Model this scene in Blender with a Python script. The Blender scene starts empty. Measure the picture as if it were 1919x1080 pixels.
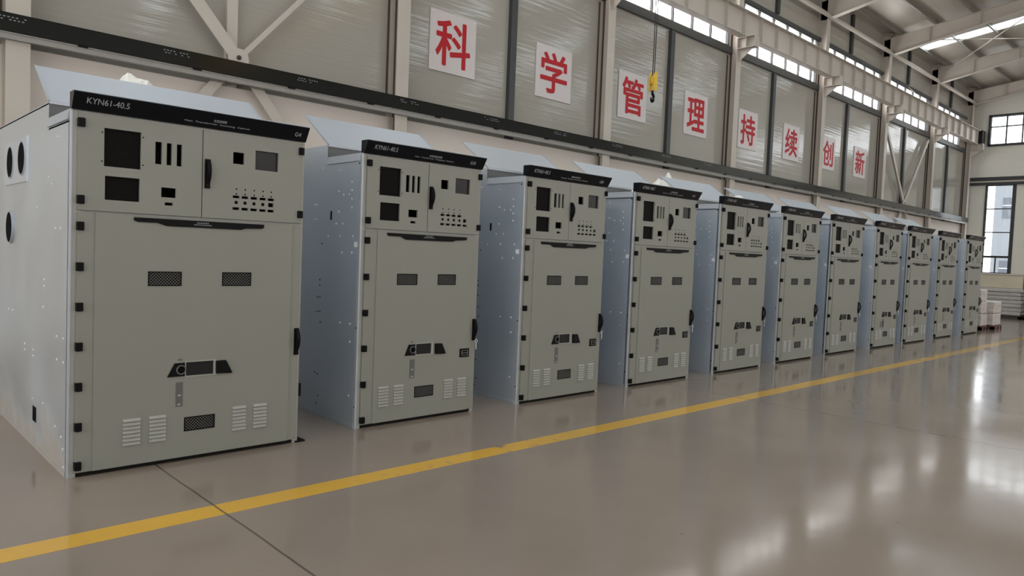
import bpy, math, random
from mathutils import Vector, Matrix
random.seed(7)
SC = bpy.context.scene
COL = SC.collection

# ------------------------------------------------------------------ camera, world, exposure
def make_camera():
    yaw, pitch, roll = (math.radians(a) for a in (43.777, -2.683, 2.285))
    f = Vector((math.sin(yaw)*math.cos(pitch), math.cos(yaw)*math.cos(pitch), math.sin(pitch)))
    r = Vector((math.cos(yaw), -math.sin(yaw), 0)); u = r.cross(f)
    r2 = r*math.cos(roll)+u*math.sin(roll); u2 = -r*math.sin(roll)+u*math.cos(roll)
    cd = bpy.data.cameras.new('camera'); cd.sensor_width = 36.0; cd.lens = 1370.603*36.0/1919.0
    cd.clip_end = 400
    c = bpy.data.objects.new('camera', cd); COL.objects.link(c)
    m = Matrix((( r2.x, u2.x, -f.x, -1.181), (r2.y, u2.y, -f.y, -5.324), (r2.z, u2.z, -f.z, 1.553), (0, 0, 0, 1)))
    c.matrix_world = m
    SC.camera = c
make_camera()
W = bpy.data.worlds.new('world'); SC.world = W; W.use_nodes = True
W.node_tree.nodes['Background'].inputs[0].default_value = (0.93, 0.97, 1.0, 1)
W.node_tree.nodes['Background'].inputs[1].default_value = 3.6
SC.view_settings.view_transform = 'Standard'; SC.view_settings.look = 'None'
SC.view_settings.gamma = 1.0; SC.view_settings.use_curve_mapping = False
SC.view_settings.exposure = 0.22
CLERESTORY, SKYLIGHT, FAR_SIDE, NEAR_END = 5.5, 4.6, 6.8, 4.8     # brightness of the glowing panes, some of them unseen and added for light
try:
    SC.cycles.use_denoising = True
    SC.cycles.max_bounces = 8; SC.cycles.diffuse_bounces = 5; SC.cycles.glossy_bounces = 4
    SC.cycles.sample_clamp_indirect = 6.0
except Exception:
    pass

# ------------------------------------------------------------------ materials
def srgb(r, g, b):
    f = lambda c: (c/255/12.92) if c <= 10 else ((c/255+0.055)/1.055)**2.4
    return (f(r), f(g), f(b), 1.0)
def mat(name, col, rough=0.5, metal=0.0, spec=0.5, noise=0.0, scale=8.0, bump=0.0, bscale=60.0, stretch=None, emit=0.0, rvar=0.0):
    m = bpy.data.materials.new(name); m.use_nodes = True
    nt = m.node_tree; b = nt.nodes['Principled BSDF']
    b.inputs['Base Color'].default_value = col; b.inputs['Roughness'].default_value = rough
    b.inputs['Metallic'].default_value = metal; b.inputs['Specular IOR Level'].default_value = spec
    if emit:
        b.inputs['Emission Color'].default_value = col; b.inputs['Emission Strength'].default_value = emit
    if noise or bump or rvar:
        tc = nt.nodes.new('ShaderNodeTexCoord'); mp = nt.nodes.new('ShaderNodeMapping')
        nt.links.new(tc.outputs['Object'], mp.inputs['Vector'])
        if stretch: mp.inputs['Scale'].default_value = stretch
        if noise or rvar:
            n = nt.nodes.new('ShaderNodeTexNoise'); n.inputs['Scale'].default_value = scale; n.inputs['Detail'].default_value = 5
            nt.links.new(mp.outputs[0], n.inputs['Vector'])
        if noise:
            mx = nt.nodes.new('ShaderNodeMix'); mx.data_type = 'RGBA'
            mx.inputs[6].default_value = tuple(c*(1-noise) for c in col[:3])+(1,)
            mx.inputs[7].default_value = tuple(min(1, c*(1+noise)) for c in col[:3])+(1,)
            nt.links.new(n.outputs[0], mx.inputs[0]); nt.links.new(mx.outputs[2], b.inputs['Base Color'])
        if rvar:
            mr = nt.nodes.new('ShaderNodeMapRange'); mr.inputs['From Min'].default_value = 0.3; mr.inputs['From Max'].default_value = 0.7
            mr.inputs['To Min'].default_value = max(0.02, rough-rvar); mr.inputs['To Max'].default_value = rough+rvar
            nt.links.new(n.outputs[0], mr.inputs[0]); nt.links.new(mr.outputs[0], b.inputs['Roughness'])
        if bump:
            n2 = nt.nodes.new('ShaderNodeTexNoise'); n2.inputs['Scale'].default_value = bscale; n2.inputs['Detail'].default_value = 2
            nt.links.new(mp.outputs[0], n2.inputs['Vector'])
            bp = nt.nodes.new('ShaderNodeBump'); bp.inputs['Strength'].default_value = bump; bp.inputs['Distance'].default_value = 0.02
            nt.links.new(n2.outputs[0], bp.inputs['Height']); nt.links.new(bp.outputs[0], b.inputs['Normal'])
    return m
def emitter(name, col, s):
    m = bpy.data.materials.new(name); m.use_nodes = True; nt = m.node_tree
    nt.nodes.remove(nt.nodes['Principled BSDF'])
    e = nt.nodes.new('ShaderNodeEmission'); e.inputs[0].default_value = col; e.inputs[1].default_value = s
    nt.links.new(e.outputs[0], nt.nodes['Material Output'].inputs[0])
    return m

M = {}
M['paint'] = mat('cabinet_paint', (0.240, 0.241, 0.213, 1), 0.42, 0, 0.4, noise=0.03, scale=3)
M['paint_edge'] = mat('cabinet_frame_paint', (0.33, 0.33, 0.305, 1), 0.42, 0, 0.4)
M['galv'] = mat('galvanised_sheet', (0.62, 0.68, 0.75, 1), 0.40, 0.76, 0.5, noise=0.07, scale=2.2, rvar=0.06)
M['galv_dirty'] = mat('dusty_galvanised_sheet', (0.60, 0.66, 0.71, 1), 0.40, 0.85, 0.5, noise=0.08, scale=1.6, rvar=0.08)
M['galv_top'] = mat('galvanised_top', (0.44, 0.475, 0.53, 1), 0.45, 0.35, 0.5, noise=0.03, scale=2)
M['rivet'] = mat('rivet_head', (0.78, 0.8, 0.82, 1), 0.35, 0.3)
M['hole'] = mat('punched_hole', (0.006, 0.006, 0.007, 1), 0.8, 0, 0.03)
M['black'] = mat('black_plastic', (0.004, 0.004, 0.0045, 1), 0.5, 0, 0.12, noise=0.1, scale=20)
M['header'] = mat('black_header', (0.0035, 0.0045, 0.0075, 1), 0.30, 0, 0.18, noise=0.1, scale=6)
M['void'] = mat('dark_interior', (0.012, 0.011, 0.010, 1), 0.8, 0, 0.1, noise=0.3, scale=9)
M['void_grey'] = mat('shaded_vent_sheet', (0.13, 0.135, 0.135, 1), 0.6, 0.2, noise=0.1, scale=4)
M['pane_dark'] = mat('dark_pane', (0.0065, 0.006, 0.0055, 1), 0.5, 0, 0.05, noise=0.6, scale=45)
M['pane_grey'] = mat('grey_pane', (0.017, 0.0165, 0.017, 1), 0.3, 0, 0.2, noise=0.2, scale=8)
M['grille'] = mat('grille_wire', (0.20, 0.20, 0.195, 1), 0.4, 0.4, noise=0.1, scale=30)
M['tag_grey'] = mat('grey_scale_plate', (0.12, 0.12, 0.115, 1), 0.35, 0.3, noise=0.1, scale=15)
M['ink'] = mat('pale_ink', (0.36, 0.37, 0.40, 1), 0.6)
M['ink_dim'] = mat('dim_ink', (0.20, 0.21, 0.23, 1), 0.6)
M['silver'] = mat('key_metal', (0.8, 0.82, 0.85, 1), 0.25, 0.8)
M['sticker'] = mat('white_sticker', (0.75, 0.76, 0.77, 1), 0.5)
M['plaster'] = mat('painted_lower_wall', (0.66, 0.595, 0.545, 1), 0.6, 0, 0.3, noise=0.04, scale=0.7, bump=0.02, bscale=30)
M['cream'] = mat('cream_steel_paint', (0.51, 0.465, 0.415, 1), 0.45, 0, 0.4, noise=0.06, scale=2)
M['frame'] = mat('dark_window_frame', (0.045, 0.048, 0.050, 1), 0.4, 0, 0.4, noise=0.1, scale=4)
M['brown'] = mat('brown_gap_and_shadow', (0.075, 0.058, 0.047, 1), 0.6, 0, 0.2, noise=0.1, scale=5)  # dark tone for the gap strip and the panel edge shadow
M['rail'] = mat('black_channel', (0.007, 0.008, 0.0075, 1), 0.14, 0.0, 0.5, noise=0.15, scale=3)
M['railgrey'] = mat('grey_lip', (0.25, 0.24, 0.225, 1), 0.3, 0.3, noise=0.1, scale=4)
M['roof'] = mat('roof_sheet', (0.44, 0.405, 0.355, 1), 0.35, 0.25, 0.5, noise=0.06, scale=1.5, bump=0.35, bscale=3.0, stretch=(0.6, 3, 1))
M['purlin'] = mat('roof_purlin', (0.22, 0.205, 0.18, 1), 0.4, 0.2, noise=0.05, scale=3)
M['gable'] = mat('end_wall_sheet', (0.76, 0.74, 0.68, 1), 0.38, 0.1, 0.5, noise=0.03, scale=1, bump=0.08, bscale=4, stretch=(1, 0.4, 6))
M['pane_white'] = emitter('daylit_pane', (1.0, 0.985, 0.97, 1), CLERESTORY)
M['pane_side'] = emitter('unseen_side_light_pane', (1.0, 0.97, 0.94, 1), FAR_SIDE)
M['pane_end'] = emitter('unseen_end_light_pane', (1.0, 0.98, 0.96, 1), NEAR_END)
M['skylight'] = emitter('skylight_and_added_strip', (0.86, 0.97, 1.0, 1), SKYLIGHT)
M['red'] = mat('red_letter', srgb(178, 22, 36), 0.5, 0, 0.3)
M['board'] = mat('white_board', (0.62, 0.57, 0.575, 1), 0.35, 0, 0.4, noise=0.02, scale=3)
M['yellow'] = mat('hook_yellow', (0.72, 0.45, 0.03, 1), 0.4, 0, 0.4, noise=0.3, scale=20)
M['cable'] = mat('wire_rope', (0.03, 0.028, 0.026, 1), 0.5, 0.3)
M['card'] = mat('pale_plywood', (0.62, 0.56, 0.44, 1), 0.55, noise=0.18, scale=2.5)
M['wrapgrey'] = mat('film_wrapped_goods', (0.48, 0.47, 0.46, 1), 0.25, 0, 0.6, noise=0.35, scale=4, bump=0.8, bscale=6, stretch=(1, 1, 5))
M['wrapwhite'] = mat('white_film', (0.52, 0.475, 0.45, 1), 0.25, 0, 0.6, noise=0.35, scale=5, stretch=(1, 1, 3), bump=0.8, bscale=9)
M['pallet'] = mat('red_brown_pallet', (0.11, 0.035, 0.028, 1), 0.6, noise=0.3, scale=12)
M['pebble'] = mat('dark_pallet', (0.05, 0.042, 0.038, 1), 0.7, noise=0.3, scale=9)
M['film'] = mat('crumpled_film', (0.80, 0.79, 0.76, 1), 0.28, 0, 0.6, noise=0.1, scale=12)
M['facade'] = mat('outside_facade', (0.20, 0.215, 0.235, 1), 0.8, noise=0.06, scale=0.4)
M['facade_glass'] = mat('outside_glass', (0.07, 0.085, 0.105, 1), 0.2, noise=0.2, scale=0.5)
M['yard'] = mat('yard_ground', (0.40, 0.40, 0.40, 1), 0.9, noise=0.1, scale=0.3)

def add_stains(m, zmax):
    """brown dust stains splashed along the bottom of the sheet"""
    nt = m.node_tree; b = nt.nodes['Principled BSDF']; L = nt.links.new
    tc = nt.nodes.new('ShaderNodeTexCoord'); sp = nt.nodes.new('ShaderNodeSeparateXYZ'); L(tc.outputs['Object'], sp.inputs[0])
    n = nt.nodes.new('ShaderNodeTexNoise'); n.inputs['Scale'].default_value = 2.6; n.inputs['Detail'].default_value = 6; L(tc.outputs['Object'], n.inputs['Vector'])
    h = nt.nodes.new('ShaderNodeMapRange'); h.inputs[1].default_value = 0.0; h.inputs[2].default_value = zmax; h.inputs[3].default_value = 0.62; h.inputs[4].default_value = 0.0; L(sp.outputs[2], h.inputs[0])
    ad = nt.nodes.new('ShaderNodeMath'); ad.operation = 'ADD'; L(h.outputs[0], ad.inputs[0]); L(n.outputs[0], ad.inputs[1])
    k = nt.nodes.new('ShaderNodeMapRange'); k.inputs[1].default_value = 0.78; k.inputs[2].default_value = 1.05; k.inputs[4].default_value = 0.7; L(ad.outputs[0], k.inputs[0])
    mx = nt.nodes.new('ShaderNodeMix'); mx.data_type = 'RGBA'; L(k.outputs[0], mx.inputs[0])
    old = b.inputs['Base Color'].links[0].from_socket; L(old, mx.inputs[6]); mx.inputs[7].default_value = (0.30, 0.25, 0.19, 1); L(mx.outputs[2], b.inputs['Base Color'])
    im = nt.nodes.new('ShaderNodeMath'); im.operation = 'MULTIPLY_ADD'; im.inputs[1].default_value = -1.0; im.inputs[2].default_value = 0.85; L(k.outputs[0], im.inputs[0]); L(im.outputs[0], b.inputs['Metallic'])
add_stains(M['galv_dirty'], 0.5)

def panel_material():
    """grey coated wall sheet: faintly ribbed, glossy enough to mirror the roof in wavering streaks"""
    m = mat('coated_wall_sheet', (0.355, 0.335, 0.30, 1), 0.085, 0.0, 0.62)
    nt = m.node_tree; b = nt.nodes['Principled BSDF']
    tc = nt.nodes.new('ShaderNodeTexCoord')
    mp = nt.nodes.new('ShaderNodeMapping'); mp.inputs['Scale'].default_value = (0.2, 1, 11)
    nt.links.new(tc.outputs['Object'], mp.inputs[0])
    n = nt.nodes.new('ShaderNodeTexNoise'); n.inputs['Scale'].default_value = 1.3; n.inputs['Detail'].default_value = 3
    nt.links.new(mp.outputs[0], n.inputs['Vector'])
    bp = nt.nodes.new('ShaderNodeBump'); bp.inputs['Strength'].default_value = 0.09; bp.inputs['Distance'].default_value = 0.04
    nt.links.new(n.outputs[0], bp.inputs['Height']); nt.links.new(bp.outputs[0], b.inputs['Normal'])
    return m
M['panel'] = panel_material()

def floor_material(name, base, line=False):
    m = bpy.data.materials.new(name); m.use_nodes = True
    nt = m.node_tree; b = nt.nodes['Principled BSDF']; L = nt.links.new
    b.inputs['Specular IOR Level'].default_value = 0.42
    tc = nt.nodes.new('ShaderNodeTexCoord')
    def noise(scale, detail=4, vec=None):
        n = nt.nodes.new('ShaderNodeTexNoise'); n.inputs['Scale'].default_value = scale; n.inputs['Detail'].default_value = detail
        L(vec or tc.outputs['Object'], n.inputs['Vector']); return n.outputs[0]
    def mix(fac, a, c):
        x = nt.nodes.new('ShaderNodeMix'); x.data_type = 'RGBA'
        if hasattr(fac, 'is_linked'): L(fac, x.inputs[0])
        else: x.inputs[0].default_value = fac
        for i, v in ((6, a), (7, c)):
            if hasattr(v, 'is_linked'): L(v, x.inputs[i])
            else: x.inputs[i].default_value = v
        return x.outputs[2]
    def rng(v, a, c, lo=0.0, hi=1.0):
        r = nt.nodes.new('ShaderNodeMapRange'); r.inputs[1].default_value = a; r.inputs[2].default_value = c
        r.inputs[3].default_value = lo; r.inputs[4].default_value = hi; L(v, r.inputs[0]); return r.outputs[0]
    def math_(op, a, c=None):
        x = nt.nodes.new('ShaderNodeMath'); x.operation = op
        for i, v in enumerate((a, c)):
            if v is None: continue
            if hasattr(v, 'is_linked'): L(v, x.inputs[i])
            else: x.inputs[i].default_value = v
        return x.outputs[0]
    dk = tuple(c*0.90 for c in base[:3])+(1,); lt = tuple(c*1.08 for c in base[:3])+(1,)
    col = mix(rng(noise(0.5, 6), 0.35, 0.65), dk, lt)
    specks = rng(noise(9, 2), 0.76, 0.80)
    col = mix(specks, col, tuple(c*0.4 for c in base[:3])+(1,))
    sep = nt.nodes.new('ShaderNodeSeparateXYZ'); L(tc.outputs['Object'], sep.inputs[0])
    # sawn joints across the hall every six metres, wandering slightly
    w = math_('MULTIPLY', math_('SUBTRACT', noise(1.1, 3), 0.5), 0.03)
    x = math_('ADD', sep.outputs[0], w)
    d = math_('ABSOLUTE', math_('SUBTRACT', math_('PINGPONG', math_('ADD', x, 5.475), 3.0), 0.0))
    joint = rng(d, 0.004, 0.009, 1.0, 0.0)
    col = mix(math_('MULTIPLY', joint, 0.75), col, (0.05, 0.042, 0.036, 1))
    if line:
        wear = rng(noise(7, 6), 0.60, 0.70)
        band = rng(math_('ABSOLUTE', math_('SUBTRACT', sep.outputs[0], 2.75)), 0.1, 1.2, 1.0, 0.12)
        band = math_('MINIMUM', band, rng(sep.outputs[0], 6.0, 12.0, 1.0, 0.35))
        col = mix(math_('MULTIPLY', wear, band), col, (0.24, 0.20, 0.14, 1))
    L(col, b.inputs['Base Color'])
    L(rng(noise(0.9, 5), 0.3, 0.7, 0.08, 0.17), b.inputs['Roughness'])
    bp = nt.nodes.new('ShaderNodeBump'); bp.inputs['Strength'].default_value = 0.05; bp.inputs['Distance'].default_value = 0.02
    L(noise(2.4, 3), bp.inputs['Height']); L(bp.outputs[0], b.inputs['Normal'])
    return m
M['floor'] = floor_material('coated_concrete_floor', (0.268, 0.218, 0.180, 1))
M['line'] = floor_material('yellow_line_paint', (0.66, 0.38, 0.045, 1), True)

def glass_material():
    m = bpy.data.materials.new('window_glass'); m.use_nodes = True; nt = m.node_tree
    nt.nodes.remove(nt.nodes['Principled BSDF'])
    t = nt.nodes.new('ShaderNodeBsdfTransparent'); g = nt.nodes.new('ShaderNodeBsdfGlossy'); g.inputs['Roughness'].default_value = 0.02
    mx = nt.nodes.new('ShaderNodeMixShader'); mx.inputs[0].default_value = 0.06
    nt.links.new(t.outputs[0], mx.inputs[1]); nt.links.new(g.outputs[0], mx.inputs[2])
    nt.links.new(mx.outputs[0], nt.nodes['Material Output'].inputs[0])
    return m
M['glass'] = glass_material()

# ------------------------------------------------------------------ mesh helpers
class MB:
    def __init__(s): s.v = []; s.f = []; s.m = []
    def add(s, vs, fs, mi=0):
        o = len(s.v); s.v += [tuple(v) for v in vs]
        s.f += [tuple(i+o for i in f) for f in fs]; s.m += [mi]*len(fs); return s
    def box(s, x0, x1, y0, y1, z0, z1, mi=0):
        vs = [(x, y, z) for z in (z0, z1) for y in (y0, y1) for x in (x0, x1)]
        return s.add(vs, [(0, 2, 3, 1), (4, 5, 7, 6), (0, 1, 5, 4), (2, 6, 7, 3), (0, 4, 6, 2), (1, 3, 7, 5)], mi)
    def prism(s, poly, axis, a, b, mi=0):
        """polygon in the plane across `axis`, extruded from a to b; poly gives the other two coordinates in xyz order"""
        def P(p, t): return {'x': (t, p[0], p[1]), 'y': (p[0], t, p[1]), 'z': (p[0], p[1], t)}[axis]
        n = len(poly); vs = [P(p, a) for p in poly]+[P(p, b) for p in poly]
        fs = [tuple(range(n)), tuple(range(2*n-1, n-1, -1))]+[(i, i+n, (i+1) % n+n, (i+1) % n) for i in range(n)]
        return s.add(vs, fs, mi)
    def bar(s, p, q, w, h, up=(0, 0, 1), mi=0):
        p, q = Vector(p), Vector(q); d = (q-p).normalized(); u = Vector(up)
        if abs(d.dot(u)) > 0.99: u = Vector((0, 1, 0))
        r = d.cross(u).normalized(); u = r.cross(d)
        c = [(-w/2, -h/2), (w/2, -h/2), (w/2, h/2), (-w/2, h/2)]
        vs = [p+r*a+u*b for a, b in c]+[q+r*a+u*b for a, b in c]
        return s.add(vs, [(0, 3, 2, 1), (4, 5, 6, 7), (0, 1, 5, 4), (1, 2, 6, 5), (2, 3, 7, 6), (3, 0, 4, 7)], mi)
    def tube(s, pts, r, n=10, mi=0):
        pts = [Vector(p) for p in pts]; rings = []; vs = []
        for i, p in enumerate(pts):
            d = (pts[min(i+1, len(pts)-1)]-pts[max(i-1, 0)]).normalized()
            a = Vector((0, 0, 1)) if abs(d.z) < 0.9 else Vector((1, 0, 0))
            u = d.cross(a).normalized(); w = d.cross(u)
            rr = r[i] if isinstance(r, (list, tuple)) else r
            vs += [p+(u*math.cos(2*math.pi*k/n)+w*math.sin(2*math.pi*k/n))*rr for k in range(n)]
        fs = [(i*n+k, i*n+(k+1) % n, (i+1)*n+(k+1) % n, (i+1)*n+k) for i in range(len(pts)-1) for k in range(n)]
        fs += [tuple(range(n-1, -1, -1)), tuple((len(pts)-1)*n+k for k in range(n))]
        return s.add(vs, fs, mi)
    def ring(s, c, axis, r0, r1, a, b, n=28, mi=0):
        """flat annulus (r0 = 0 gives a disc) between a and b along the axis"""
        def P(r, t, h):
            x, y = r*math.cos(t), r*math.sin(t)
            return {'x': (h, c[0]+x, c[1]+y), 'y': (c[0]+x, h, c[1]+y), 'z': (c[0]+x, c[1]+y, h)}[axis]
        T = [2*math.pi*k/n for k in range(n)]
        if r0 <= 0:
            vs = [P(r1, t, a) for t in T]+[P(r1, t, b) for t in T]
            return s.add(vs, [tuple(range(n)), tuple(range(2*n-1, n-1, -1))]+[(i, i+n, (i+1) % n+n, (i+1) % n) for i in range(n)], mi)
        vs = [P(r, t, h) for h in (a, b) for r in (r0, r1) for t in T]
        fs = []
        for i in range(n):
            j = (i+1) % n
            fs += [(i, j, n+j, n+i), (2*n+i, 3*n+i, 3*n+j, 2*n+j), (i, 2*n+i, 2*n+j, j), (n+i, n+j, 3*n+j, 3*n+i)]
        return s.add(vs, fs, mi)
    def plate(s, u0, u1, v0, v1, w0, w1, holes=(), axis='y', mi=0):
        """slab in the plane across `axis` (w0..w1 thick) with rectangular holes (u0,u1,v0,v1) cut right through"""
        us = sorted({u0, u1}|{min(max(h[i], u0), u1) for h in holes for i in (0, 1)})
        vs_ = sorted({v0, v1}|{min(max(h[i], v0), v1) for h in holes for i in (2, 3)})
        def solid(i, j):
            if i < 0 or j < 0 or i >= len(us)-1 or j >= len(vs_)-1: return False
            cu, cv = (us[i]+us[i+1])/2, (vs_[j]+vs_[j+1])/2
            return not any(h[0] < cu < h[1] and h[2] < cv < h[3] for h in holes)
        def P(u, v, w): return {'x': (w, u, v), 'y': (u, w, v), 'z': (u, v, w)}[axis]
        for i in range(len(us)-1):
            for j in range(len(vs_)-1):
                if not solid(i, j): continue
                a, b, c, d = us[i], us[i+1], vs_[j], vs_[j+1]
                for w in (w0, w1): s.add([P(a, c, w), P(b, c, w), P(b, d, w), P(a, d, w)], [(0, 1, 2, 3)], mi)
                for (di, dj, p, q) in ((-1, 0, (a, c), (a, d)), (1, 0, (b, c), (b, d)), (0, -1, (a, c), (b, c)), (0, 1, (a, d), (b, d))):
                    if not solid(i+di, j+dj): s.add([P(*p, w0), P(*q, w0), P(*q, w1), P(*p, w1)], [(0, 1, 2, 3)], mi)
        return s
    def mesh(s, name, mats):
        me = bpy.data.meshes.new(name); me.from_pydata(s.v, [], s.f); me.update()
        for m in (mats if isinstance(mats, (list, tuple)) else [mats]): me.materials.append(m)
        for p, mi in zip(me.polygons, s.m): p.material_index = mi
        import bmesh
        bm = bmesh.new(); bm.from_mesh(me); bmesh.ops.remove_doubles(bm, verts=bm.verts, dist=1e-5)
        bmesh.ops.recalc_face_normals(bm, faces=bm.faces); bm.to_mesh(me); bm.free()
        return me
    def build(s, name, mats, parent=None, loc=(0, 0, 0)):
        return link(name, s.mesh(name, mats), parent, loc)
def link(name, data, parent=None, loc=(0, 0, 0)):
    o = bpy.data.objects.new(name, data); COL.objects.link(o); o.location = loc
    if parent: o.parent = parent
    return o
def tag(o, label, cat, group=None):
    o['label'] = label; o['category'] = cat
    if group: o['group'] = group
    return o
def thing(name, label, cat, loc=(0, 0, 0), group=None):
    return tag(link(name, None, None, loc), label, cat, group)
def structure(o): o['kind'] = 'structure'; return o
def smooth(o):
    for p in o.data.polygons: p.use_smooth = True
    return o
def bevel(o, w=0.004, seg=2):
    b = o.modifiers.new('bevel', 'BEVEL'); b.width = w; b.segments = seg; b.limit_method = 'ANGLE'; return o
def text_mesh(name, lines, material, extrude=0.0015, bold=0.0):
    """lines: (text, x0, x1, z0, z1) boxes in a local XZ plane facing -Y; each text is stretched to fill its box"""
    me_all = MB()
    for body, x0, x1, z0, z1 in lines:
        cu = bpy.data.curves.new('t', 'FONT'); cu.body = body; cu.extrude = extrude; cu.resolution_u = 3
        o = bpy.data.objects.new('t', cu); COL.objects.link(o)
        dg = bpy.context.evaluated_depsgraph_get(); dg.update()
        me = bpy.data.meshes.new_from_object(o.evaluated_get(dg), depsgraph=dg)
        xs = [v.co.x for v in me.vertices]; ys = [v.co.y for v in me.vertices]
        ax, bx, ay, by = min(xs), max(xs), min(ys), max(ys)
        vs = [(x0+(v.co.x-ax)/(bx-ax)*(x1-x0), -v.co.z, z0+(v.co.y-ay)/(by-ay)*(z1-z0)) for v in me.vertices]
        fs = [tuple(p.vertices) for p in me.polygons]
        for k in range(9 if bold else 1):      # heavier strokes: copies nudged round a small circle
            dx, dz = (bold*math.cos(k*math.pi/4), bold*math.sin(k*math.pi/4)) if k else (0, 0)
            me_all.add([(v[0]+dx, v[1]-0.00012*k, v[2]+dz) for v in vs], fs)
        bpy.data.objects.remove(o); bpy.data.curves.remove(cu); bpy.data.meshes.remove(me)
    me = bpy.data.meshes.new(name); me.from_pydata(me_all.v, [], me_all.f); me.update(); me.materials.append(material)
    return me

# ------------------------------------------------------------------ hall shell
X0, X1, YB, YF, EAVE, SL = -13.0, 43.0, 6.3, -18.3, 11.03, 0.14
RIDGE = -6.0
roof_z = lambda y: EAVE+SL*(6-y) if y >= RIDGE else EAVE+SL*(6-RIDGE)-SL*(RIDGE-y)
COLS = [-5.2, 0.735, 6.67, 12.63, 18.53, 24.45, 30.38, 36.38, 42.1]
MID = [-2.2, 3.58, 9.63, 15.47, 21.2, 27.05, 33.2, 39.2]

structure(MB().box(X0, X1, YF, 8.0, -0.2, 0.0).build('floor', M['floor']))
structure(MB().box(X0+1, X1-6, -1.255, -1.075, -0.001, 0.0015).build('trim_1', M['line']))

SILL, HEAD = 7.9, 9.42
bays = [(COLS[i]+0.16, COLS[i+1]-0.16) for i in range(len(COLS)-1)]
bays[-1] = (bays[-1][0], 41.0)
wall = MB().plate(X0, X1, 4.0, 11.2, YB, YB+0.12, [(a, b, SILL, HEAD) for a, b in bays], 'y')
structure(wall.build('wall_back', M['panel']))
structure(MB().box(X0, X1, YB-0.05, YB+0.12, 0, 4.0).build('wall_back_lower', M['plaster']))

# dark posts and girts of the wall framing
for i, x in enumerate(MID):
    w = MB().box(x-0.085, x+0.085, YB-0.10, YB+0.0, 4.0, SILL-0.22)
    w.box(x-0.085, x+0.085, YB-0.10, YB, HEAD+0.15, 11.0)
    structure(w.build('trim_%d' % (i+2), M['cream'] if i == 1 else M['frame']))
structure(MB().box(X0, X1-1.0, YB-0.07, YB, HEAD, HEAD+0.12).box(X0, X1-1.0, YB-0.09, YB, SILL-0.19, SILL).build('trim_20', M['frame']))
structure(MB().box(X0, X1-0.9, YB-0.06, YB, 4.2, 4.36).build('trim_21', M['frame']))

PANES = {3: [14.58, 15.53, 16.48, 17.43], 4: [19.21, 20.16, 21.11, 22.05, 22.98, 23.93], 5: [24.85, 25.77, 26.70, 27.64, 28.57, 29.55],
         6: [31.2, 32.15, 33.1, 34.05, 35.0, 35.95], 7: [37.5, 38.45, 39.3, 40.2]}
for i, (a, b) in enumerate(bays):
    if i == 3: xs = [13.3]+PANES[3]
    elif i in PANES: xs = PANES[i]
    else: xs = [a+0.95*k for k in range(1, 6)]
    fr = MB()
    for x in xs: fr.box(x-0.028, x+0.028, YB-0.02, YB+0.05, SILL, HEAD)
    fr.box(a, b, YB-0.05, YB+0.05, SILL, SILL+0.05).box(a, b, YB-0.05, YB+0.05, HEAD-0.05, HEAD)
    fr.box(a, a+0.06, YB-0.05, YB+0.05, SILL, HEAD).box(b-0.06, b, YB-0.05, YB+0.05, SILL, HEAD)
    fo = structure(fr.build('window_%d' % (i+1), M['frame']))
    MB().box(a, b, YB+0.055, YB+0.065, SILL, HEAD).build('pane', M['pane_white'], fo)

# end wall with its big door opening and high window
GX = X1
gz = roof_z(YB)
DOORH = (-9.0, 6.12, 0.0, 6.12)
gw = MB().plate(YF, 8.0, 0.0, 13.2, GX, GX+0.2, [(-7.0, 5.40, 8.18, 9.60), DOORH], 'x')
structure(gw.build('wall_end', M['gable']))
structure(MB().box(GX-0.10, GX, -9.2, 6.2, 6.30, 6.50).box(GX-0.16, GX, -9.2, 6.2, 6.08, 6.22).build('trim_22', M['frame']))
structure(MB().box(GX-0.12, GX, -9.2, 6.2, 6.22, 6.30).build('trim_23', M['cream']))
# high window in the end wall
fr = MB()
y = 5.40
while y > -7.0:
    fr.box(GX-0.02, GX+0.1, y-0.03, y+0.03, 8.18, 9.60); y -= 0.70
fr.box(GX-0.03, GX+0.1, -7.0, 5.44, 9.06, 9.11).box(GX-0.08, GX+0.12, -7.0, 5.46, 8.08, 8.20).box(GX-0.08, GX+0.12, -7.0, 5.46, 9.60, 9.70).box(GX-0.08, GX+0.12, 5.38, 5.50, 8.1, 9.7)
fo = structure(fr.build('window_20', M['frame']))
MB().box(GX+0.11, GX+0.12, -7.0, 5.40, 8.18, 9.60).build('pane', M['glass'], fo)
# door: a glazed leaf beside grey leaves
d = MB()
d.box(GX-0.02, GX+0.1, 5.40, 6.12, 0, 6.10)
do = structure(d.build('door_1', M['gable']))
g = MB()
for (ya, yb) in ((5.34, 5.44), (4.08, 4.24)): g.box(GX-0.05, GX+0.08, ya, yb, 0, 6.10)
for (za, zb) in ((4.83, 4.88), (3.62, 3.67), (2.33, 2.44), (1.50, 1.58), (6.04, 6.10), (0, 0.15)): g.box(GX-0.04, GX+0.08, 4.1, 5.4, za, zb)
g.box(GX-0.03, GX+0.07, 4.77, 4.83, 1.5, 2.35)
g.build('glazed_frame', M['frame'], do)
MB().box(GX+0.02, GX+0.03, 4.2, 5.4, 1.5, 6.1).build('pane', M['glass'], do)
MB().box(GX+0.0, GX+0.05, 4.2, 5.4, 0.0, 1.55).build('kick_panel', M['gable'], do)
for k in range(4):
    MB().box(GX-0.02, GX+0.08, 4.08-3.27*(k+1)+0.02, 4.08-3.27*k, 0, 6.10).build('leaf', M['gable'], do)

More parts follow.
